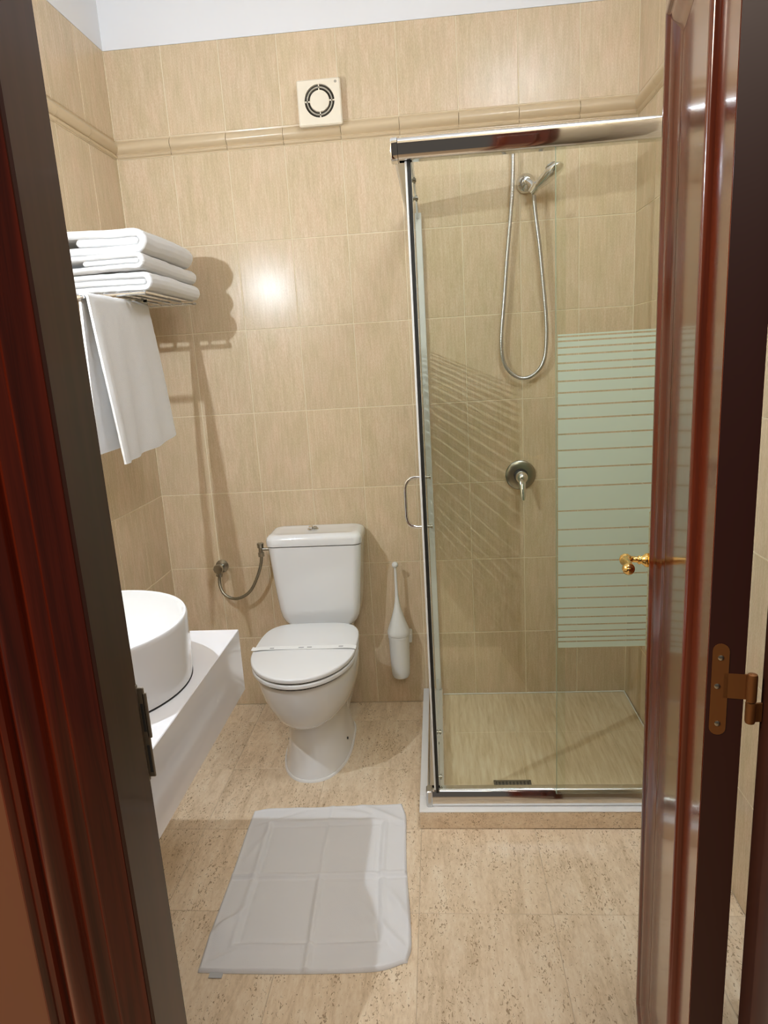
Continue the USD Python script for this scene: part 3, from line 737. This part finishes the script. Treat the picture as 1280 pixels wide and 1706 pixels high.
# ------------------------------------------------------------------ vanity counter and basin
VX, VY, VZ0, VZ1 = 0.575, -0.982, 0.577, 0.740
va = Thing('vanity_counter', 'glossy white floating vanity counter under the round basin', 'vanity', (0.29, -1.4, VZ0))
va.part('body', box((0.001, -1.880, VZ0), (VX, VY, VZ1), 0.0015), 'lacquer', False)
bc = (0.346, -1.273)
ba = Thing('washbasin', 'round white ceramic countertop washbasin on the vanity', 'washbasin', (*bc, VZ1))
ba.part('bowl', lathe([(0, 0.0), (0.200, 0.0), (0.2035, 0.003), (0.2065, 0.03), (0.2085, 0.130), (0.2075, 0.1375), (0.2050, 0.1400), (0.2010, 0.1400), (0.1985, 0.1375), (0.1960, 0.110), (0.1850, 0.060), (0.1500, 0.032), (0.08, 0.022), (0, 0.020)], (*bc, VZ1 + 0.0005), n=96), 'ceramic', 40)
ba.part('drain', lathe([(0.030, 0.0), (0.030, 0.0035), (0.024, 0.005), (0, 0.005)], (*bc, VZ1 + 0.0205), n=32), 'chrome', 40)
ba.part('base_joint', lathe([(0, 0), (0.2045, 0), (0.2045, 0.0015), (0, 0.0015)], (*bc, VZ1 + 0.0001), n=96), 'shadow_rubber', False, label='dark joint under the rim')

# ------------------------------------------------------------------ mirror lamp: the light of the room
la = Thing('wall_lamp', 'white globe wall lamp above the vanity', 'lamp', (0.0, LAMP_POS[1], LAMP_POS[2] - 0.06))
la.part('wall_plate', lathe([(0.05, 0), (0.05, 0.012), (0.04, 0.02), (0, 0.02)], (0.0005, LAMP_POS[1], LAMP_POS[2]), (1, 0, 0), 32), 'chrome', 40)
la.part('arm', tube([(0.01, LAMP_POS[1], LAMP_POS[2]), (0.07, LAMP_POS[1], LAMP_POS[2]), (LAMP_POS[0] - LAMP_R + 0.002, LAMP_POS[1], LAMP_POS[2])], 0.010, 14), 'chrome', 40)
la.part('globe', trimesh.creation.icosphere(2, LAMP_R).apply_translation(LAMP_POS), 'lamp_glow', True)

cl = Thing('ceiling_lamp', 'flat round white lamp on the bathroom ceiling', 'lamp', (CEIL_POS[0], CEIL_POS[1], CEIL - 0.03))
cl.part('base', lathe([(0, -0.001), (CEIL_R + 0.012, -0.001), (CEIL_R + 0.012, -0.016), (0, -0.016)], (CEIL_POS[0], CEIL_POS[1], CEIL), n=40), 'white_profile', 40)
cl.part('diffuser', lathe([(CEIL_R, -0.0165), (CEIL_R, -0.030), (CEIL_R * 0.9, -0.038), (CEIL_R * 0.5, -0.044), (0, -0.046)], (CEIL_POS[0], CEIL_POS[1], CEIL), n=40), 'ceiling_glow', 40)

# ------------------------------------------------------------------ bath mat
q = np.array([(0.481, -1.262), (0.971, -1.247), (0.944, -0.660), (0.465, -0.680)])
mat = Thing('bath_mat', 'white towelling bath mat with fold creases on the floor', 'bath mat', (0.715, -0.96, 0))
nu, nv = 120, 150
uu, vv = np.meshgrid(np.linspace(0, 1, nu), np.linspace(0, 1, nv), indexing='ij')
P = ((1 - uu) * (1 - vv))[..., None] * q[0] + (uu * (1 - vv))[..., None] * q[1] + (uu * vv)[..., None] * q[2] + ((1 - uu) * vv)[..., None] * q[3]
P[..., 0] += 0.007 * np.sin(vv * 7 + 1) * (uu - 0.4) - 0.006 * np.sin(PI * vv) * (1 - uu) + 0.006 * np.sin(PI * vv * 1.3 + 0.4) * uu ** 3
P[..., 1] += -0.006 * np.sin(PI * uu) * (1 - vv) ** 2 + 0.020 * np.exp(-(((1 - uu) / 0.10) ** 2 + (vv / 0.10) ** 2)) + 0.010 * np.exp(-((uu / 0.06) ** 2 + ((1 - vv) / 0.1) ** 2)) * -1
P[..., 0] -= 0.012 * np.exp(-(((1 - uu) / 0.05) ** 2 + ((1 - vv) / 0.06) ** 2)) + 0.008 * np.exp(-(((1 - uu) / 0.05) ** 2 + (vv / 0.05) ** 2))
pad = np.stack([P[..., 0] * 9, P[..., 1] * 9, np.zeros_like(uu)], -1)
H = 0.0065 + 0.0060 * (meshkit.fbm(pad, 3, 7) - 0.3)
crease = lambda d, w: np.exp(-(d / w) ** 2)
H += 0.0055 * crease(vv - 0.505, 0.012) - 0.0045 * crease(vv - 0.485, 0.012)
H += 0.0050 * crease(uu - 0.515, 0.014) * (vv < 0.5) + 0.0026 * crease(uu - 0.515, 0.014)
inner = np.minimum(np.minimum(uu - 0.135, 0.865 - uu) * 0.49, np.minimum(vv - 0.115, 0.875 - vv) * 0.59)
H += 0.0045 * crease(inner, 0.008) - 0.0035 * crease(inner - 0.013, 0.006) - 0.0015 * (inner > 0.012)
diag = np.minimum(np.abs((uu * 0.49) - (vv * 0.59)), 1)
H += 0.009 * np.exp(-(((uu - 0.06) / 0.05) ** 2 + ((vv - 0.2) / 0.06) ** 2)) + 0.009 * np.exp(-(((uu - 0.93) / 0.06) ** 2 + ((vv - 0.3) / 0.09) ** 2))
for (cu, cv, an, ln, amp) in ((0.07, 0.22, 0.9, 0.14, 0.007), (0.12, 0.07, 0.5, 0.10, 0.004), (0.90, 0.16, 2.2, 0.15, 0.007), (0.95, 0.30, 2.0, 0.12, 0.005), (0.85, 0.92, 2.6, 0.16, 0.006), (0.70, 0.93, 2.9, 0.10, 0.004), (0.22, 0.90, 0.4, 0.14, 0.004), (0.10, 0.70, 1.2, 0.12, 0.003)):
    da, db = (uu - cu) * 0.49, (vv - cv) * 0.59
    al, ac = da * math.cos(an) + db * math.sin(an), -da * math.sin(an) + db * math.cos(an)
    H += amp * (np.exp(-(ac / 0.010) ** 2) - 0.45 * np.exp(-((ac - 0.020) / 0.012) ** 2)) * np.exp(-(al / (ln * 0.55)) ** 2)
edge = np.minimum(np.minimum(uu, 1 - uu) * 0.49, np.minimum(vv, 1 - vv) * 0.59)
H += 0.0018 * crease(edge - 0.006, 0.004)
H = np.maximum(H, 0.003) * np.clip(edge / 0.004, 0.35, 1)
top = np.dstack([P, H])
bot = np.dstack([P, np.full_like(H, 0.0004)])
idx = np.arange(nu * nv).reshape(nu, nv)
f = []
a, b, c_, d_ = idx[:-1, :-1].ravel(), idx[1:, :-1].ravel(), idx[1:, 1:].ravel(), idx[:-1, 1:].ravel()
f = np.vstack([np.stack([a, b, c_], 1), np.stack([a, c_, d_], 1)])
rim = np.concatenate([idx[:, 0], idx[-1, 1:], idx[-2::-1, -1], idx[0, -2:0:-1]])
nn = nu * nv
r2 = np.roll(rim, -1)
side = np.vstack([np.stack([rim, rim + nn, r2], 1), np.stack([r2, rim + nn, r2 + nn], 1)])
mat.part('cloth', trimesh.Trimesh(np.vstack([top.reshape(-1, 3), bot.reshape(-1, 3)]), np.vstack([f, f[:, ::-1] + nn, side]), process=False), 'mat_cloth', 60)
mat.part('care_tag', box((0.508, -1.276, 0.0006), (0.540, -1.250, 0.0032), 0.001), 'tag_grey', False, label='small grey care tag')

# ------------------------------------------------------------------ towel shelf, folded towels, hanging towel
TZ = 1.600
rk = Thing('towel_shelf', 'chrome wire towel shelf with lower bar on the left wall', 'towel rack', (0.14, -0.45, TZ))
y0, y1 = -0.572, -0.155
B0 = -0.785
for k in range(7):
    x = 0.035 + 0.0395 * k
    rk.part('shelf_rod', tube([(x, y0, TZ), (x, (y0 + y1) / 2, TZ), (x, y1, TZ)], 0.0042, 10), 'chrome', True)
for y in (y0, y1):
    rk.part('cross_bar', tube([(0.001, y, TZ - 0.004), (0.15, y, TZ - 0.004), (0.278, y, TZ - 0.004)], 0.0050, 10), 'chrome', True)
    rk.part('wall_mount', lathe([(0.022, 0), (0.022, 0.006), (0.010, 0.012), (0, 0.012)], (0.0005, y, TZ - 0.004), (1, 0, 0), 24), 'chrome', 40)
BX, BZ, BY1 = 0.198, 1.5720, -0.392
rk.part('towel_bar', tube([(BX, B0, BZ), (BX, -0.6, BZ), (BX, BY1, BZ)], 0.0055, 12), 'chrome', True)
rk.part('bar_arm', tube([(0.001, B0, BZ), (0.10, B0, BZ), (BX, B0, BZ)], 0.0055, 12), 'chrome', True)
rk.part('wall_mount', lathe([(0.020, 0), (0.020, 0.006), (0.010, 0.012), (0, 0.012)], (0.0005, B0, BZ), (1, 0, 0), 24), 'chrome', 40)
y = BY1 + 0.002
rk.part('bar_hanger', cat(box((BX - 0.006, y - 0.003, BZ - 0.008), (BX + 0.006, y + 0.003, TZ - 0.003), 0.001), box((BX - 0.05, y - 0.003, TZ - 0.012), (BX + 0.006, y + 0.003, TZ - 0.004), 0.001)), 'aged_chrome', False)


def u_path(x0, x1, zc, r, n=8):
    pts = [(x0, zc + r)] + [(x1 - r + r * math.cos(a), zc + r * math.sin(a)) for a in np.linspace(PI / 2, -PI / 2, n)] + [(x0, zc - r)]
    return LineString(pts)


def folded_towel(xl, xr, ya, yb, z0, h, inner, seed):
    """A towel folded over itself: nested U folds with the folds to the right, extruded along y."""
    t = h / 3.05
    zc = z0 + h / 2
    paths = [(u_path(xl, xr - t / 2, zc, h / 2 - t / 2), t * 0.5), (LineString([(xl + inner, zc + 0.001), (xr - t * 1.62, zc)]), t * 0.51)]
    out = []
    for k, (path, rad) in enumerate(paths):
        ring = np.array(path.buffer(rad, 8).segmentize(0.008).exterior.coords)[:-1]
        core = np.array([path.interpolate(path.project(Point(*p))).coords[0] for p in ring])
        ns = 34
        rings = []
        us = np.r_[0, 0.004, 0.012, 0.025, np.linspace(0.045, 0.955, ns - 8), 0.975, 0.988, 0.996, 1]
        for i in range(ns):
            u = us[i]
            y = ya + (yb - ya) * u + (0.004 * k * (1 - u))
            e = min(u, 1 - u) * abs(yb - ya)
            ins = 0.55 * max(0, 1 - e / 0.010) ** 2
            q = ring * (1 - ins) + core * ins
            p = np.stack([q[:, 0], np.full(len(ring), y), q[:, 1]], 1)
            cc = np.stack([core[:, 0], np.full(len(ring), y), core[:, 1]], 1)
            n2 = meshkit.fbm(cc * (6, 5, 0) + seed * 3.1, 2, seed + 9) - 0.5
            n = meshkit.fbm(p * (40, 30, 40) + seed * 7.3, 3, seed) - 0.5
            p[:, 2] += 0.014 * n2 + 0.0040 * n
            p[:, 0] += (0.012 * (meshkit.fbm(cc * (0, 6, 0) + seed, 2, seed + 4) - 0.5) + 0.0045 * n) * (ring[:, 0] > xl + 0.03)
            p[:, 1] += 0.006 * (meshkit.fbm(cc * (8, 0, 30) + seed * 1.7, 2, seed + 2) - 0.5)
            p[:, 2] = np.clip(p[:, 2], z0, z0 + h + 0.0005)
            rings.append(p)
        m = loft(rings, False, False)
        tri = trimesh.creation.triangulate_polygon(Polygon(ring), engine='earcut')
        fv, ff = tri
        n0 = len(ring)
        from scipy.spatial import cKDTree
        mp_ = cKDTree(ring).query(fv)[1]
        ff = mp_[ff]
        ff = ff[(ff[:, 0] != ff[:, 1]) & (ff[:, 1] != ff[:, 2]) & (ff[:, 0] != ff[:, 2])]
        last = n0 * (ns - 1)
        full = trimesh.Trimesh(m.vertices, np.vstack([m.faces, ff, ff[:, ::-1] + last]), process=False)
        trimesh.repair.fix_normals(full)
        out.append(full)
    return cat(*out)


for (name_label, xr, ya, yb, z0, h, inner, seed) in (
        ('white bath towel folded at the bottom of the stack on the shelf', 0.300, -0.560, -0.165, TZ + 0.0048, 0.052, 0.03, 3),
        ('white bath towel folded in the middle of the stack on the shelf', 0.290, -0.585, -0.150, TZ + 0.0578, 0.046, 0.10, 5),
        ('white bath towel folded on top of the stack on the shelf', 0.296, -0.570, -0.175, TZ + 0.1050, 0.068, 0.085, 8)):
    tw = Thing('folded_towel', name_label, 'towel', (0.16, -0.4, z0), group='folded towels stacked on the wall shelf')
    tw.part('cloth', folded_towel(0.015, xr, ya, yb, z0, h, inner, seed), 'terry', 60)

ht = Thing('hanging_towel', 'white hand towel hanging from the bar below the shelf', 'towel', (BX, -0.55, 1.15))
ns, ny = 90, 60
rows = []
for j in range(ny):
    v = j / (ny - 1)
    line = []
    for i in range(ns):
        s = i / (ns - 1)                        # 0 = bottom of the front layer, 0.5 over the bar, 1 = bottom of the back layer
        yt = -0.775 + (BY1 - 0.012 + 0.775) * v
        zf = 1.135 + 0.045 * v - 0.012 * math.sin(PI * v)
        zb = 1.165 + 0.02 * v
        if s < 0.47:
            k = s / 0.47
            z = zf + (BZ - zf) * k
            drop = 1 - k
            x = BX + 0.0105 + drop * (0.009 + 0.010 * math.sin(v * 9.0 + 1.0) + 0.006 * math.sin(v * 21 + drop * 2)) + 0.010 * drop * math.exp(-((v - 0.06) / 0.07) ** 2)
            y = yt + drop * (0.020 + 0.075 * v)
        elif s > 0.53:
            k = (s - 0.53) / 0.47
            z = BZ + (zb - BZ) * k
            x = BX - 0.0105 - k * (0.013 + 0.006 * math.sin(v * 8.0 + 2.0))
            y = yt + k * (0.010 + 0.05 * v)
        else:
            a = PI * (s - 0.47) / 0.06
            x, z, y = BX + 0.0105 * math.cos(a), BZ + 0.0105 * math.sin(a), yt
        line.append((x, y, z))
    rows.append(line)
S = np.array(rows)
du, dv = np.gradient(S, axis=1), np.gradient(S, axis=0)
nrm = np.cross(du, dv)
nrm /= np.linalg.norm(nrm, axis=2, keepdims=True) + 1e-12
rough_ = (meshkit.fbm(S * 60, 2, 4) - 0.5)[..., None] * 0.002
h_ = 0.0035
S1, S2 = S + nrm * (h_ + rough_), S - nrm * (h_ + rough_)
idx = np.arange(ny * ns).reshape(ny, ns)
a, b, c_, d_ = idx[:-1, :-1].ravel(), idx[1:, :-1].ravel(), idx[1:, 1:].ravel(), idx[:-1, 1:].ravel()
f = np.vstack([np.stack([a, b, c_], 1), np.stack([a, c_, d_], 1)])
rim = np.concatenate([idx[:, 0], idx[-1, 1:], idx[-2::-1, -1], idx[0, -2:0:-1]])
r2 = np.roll(rim, -1)
nn = ny * ns
side = np.vstack([np.stack([rim, rim + nn, r2], 1), np.stack([r2, rim + nn, r2 + nn], 1)])
sheet = trimesh.Trimesh(np.vstack([S1.reshape(-1, 3), S2.reshape(-1, 3)]), np.vstack([f, f[:, ::-1] + nn, side]), process=False)
trimesh.repair.fix_normals(sheet)
ht.part('cloth', sheet, 'terry', 60)
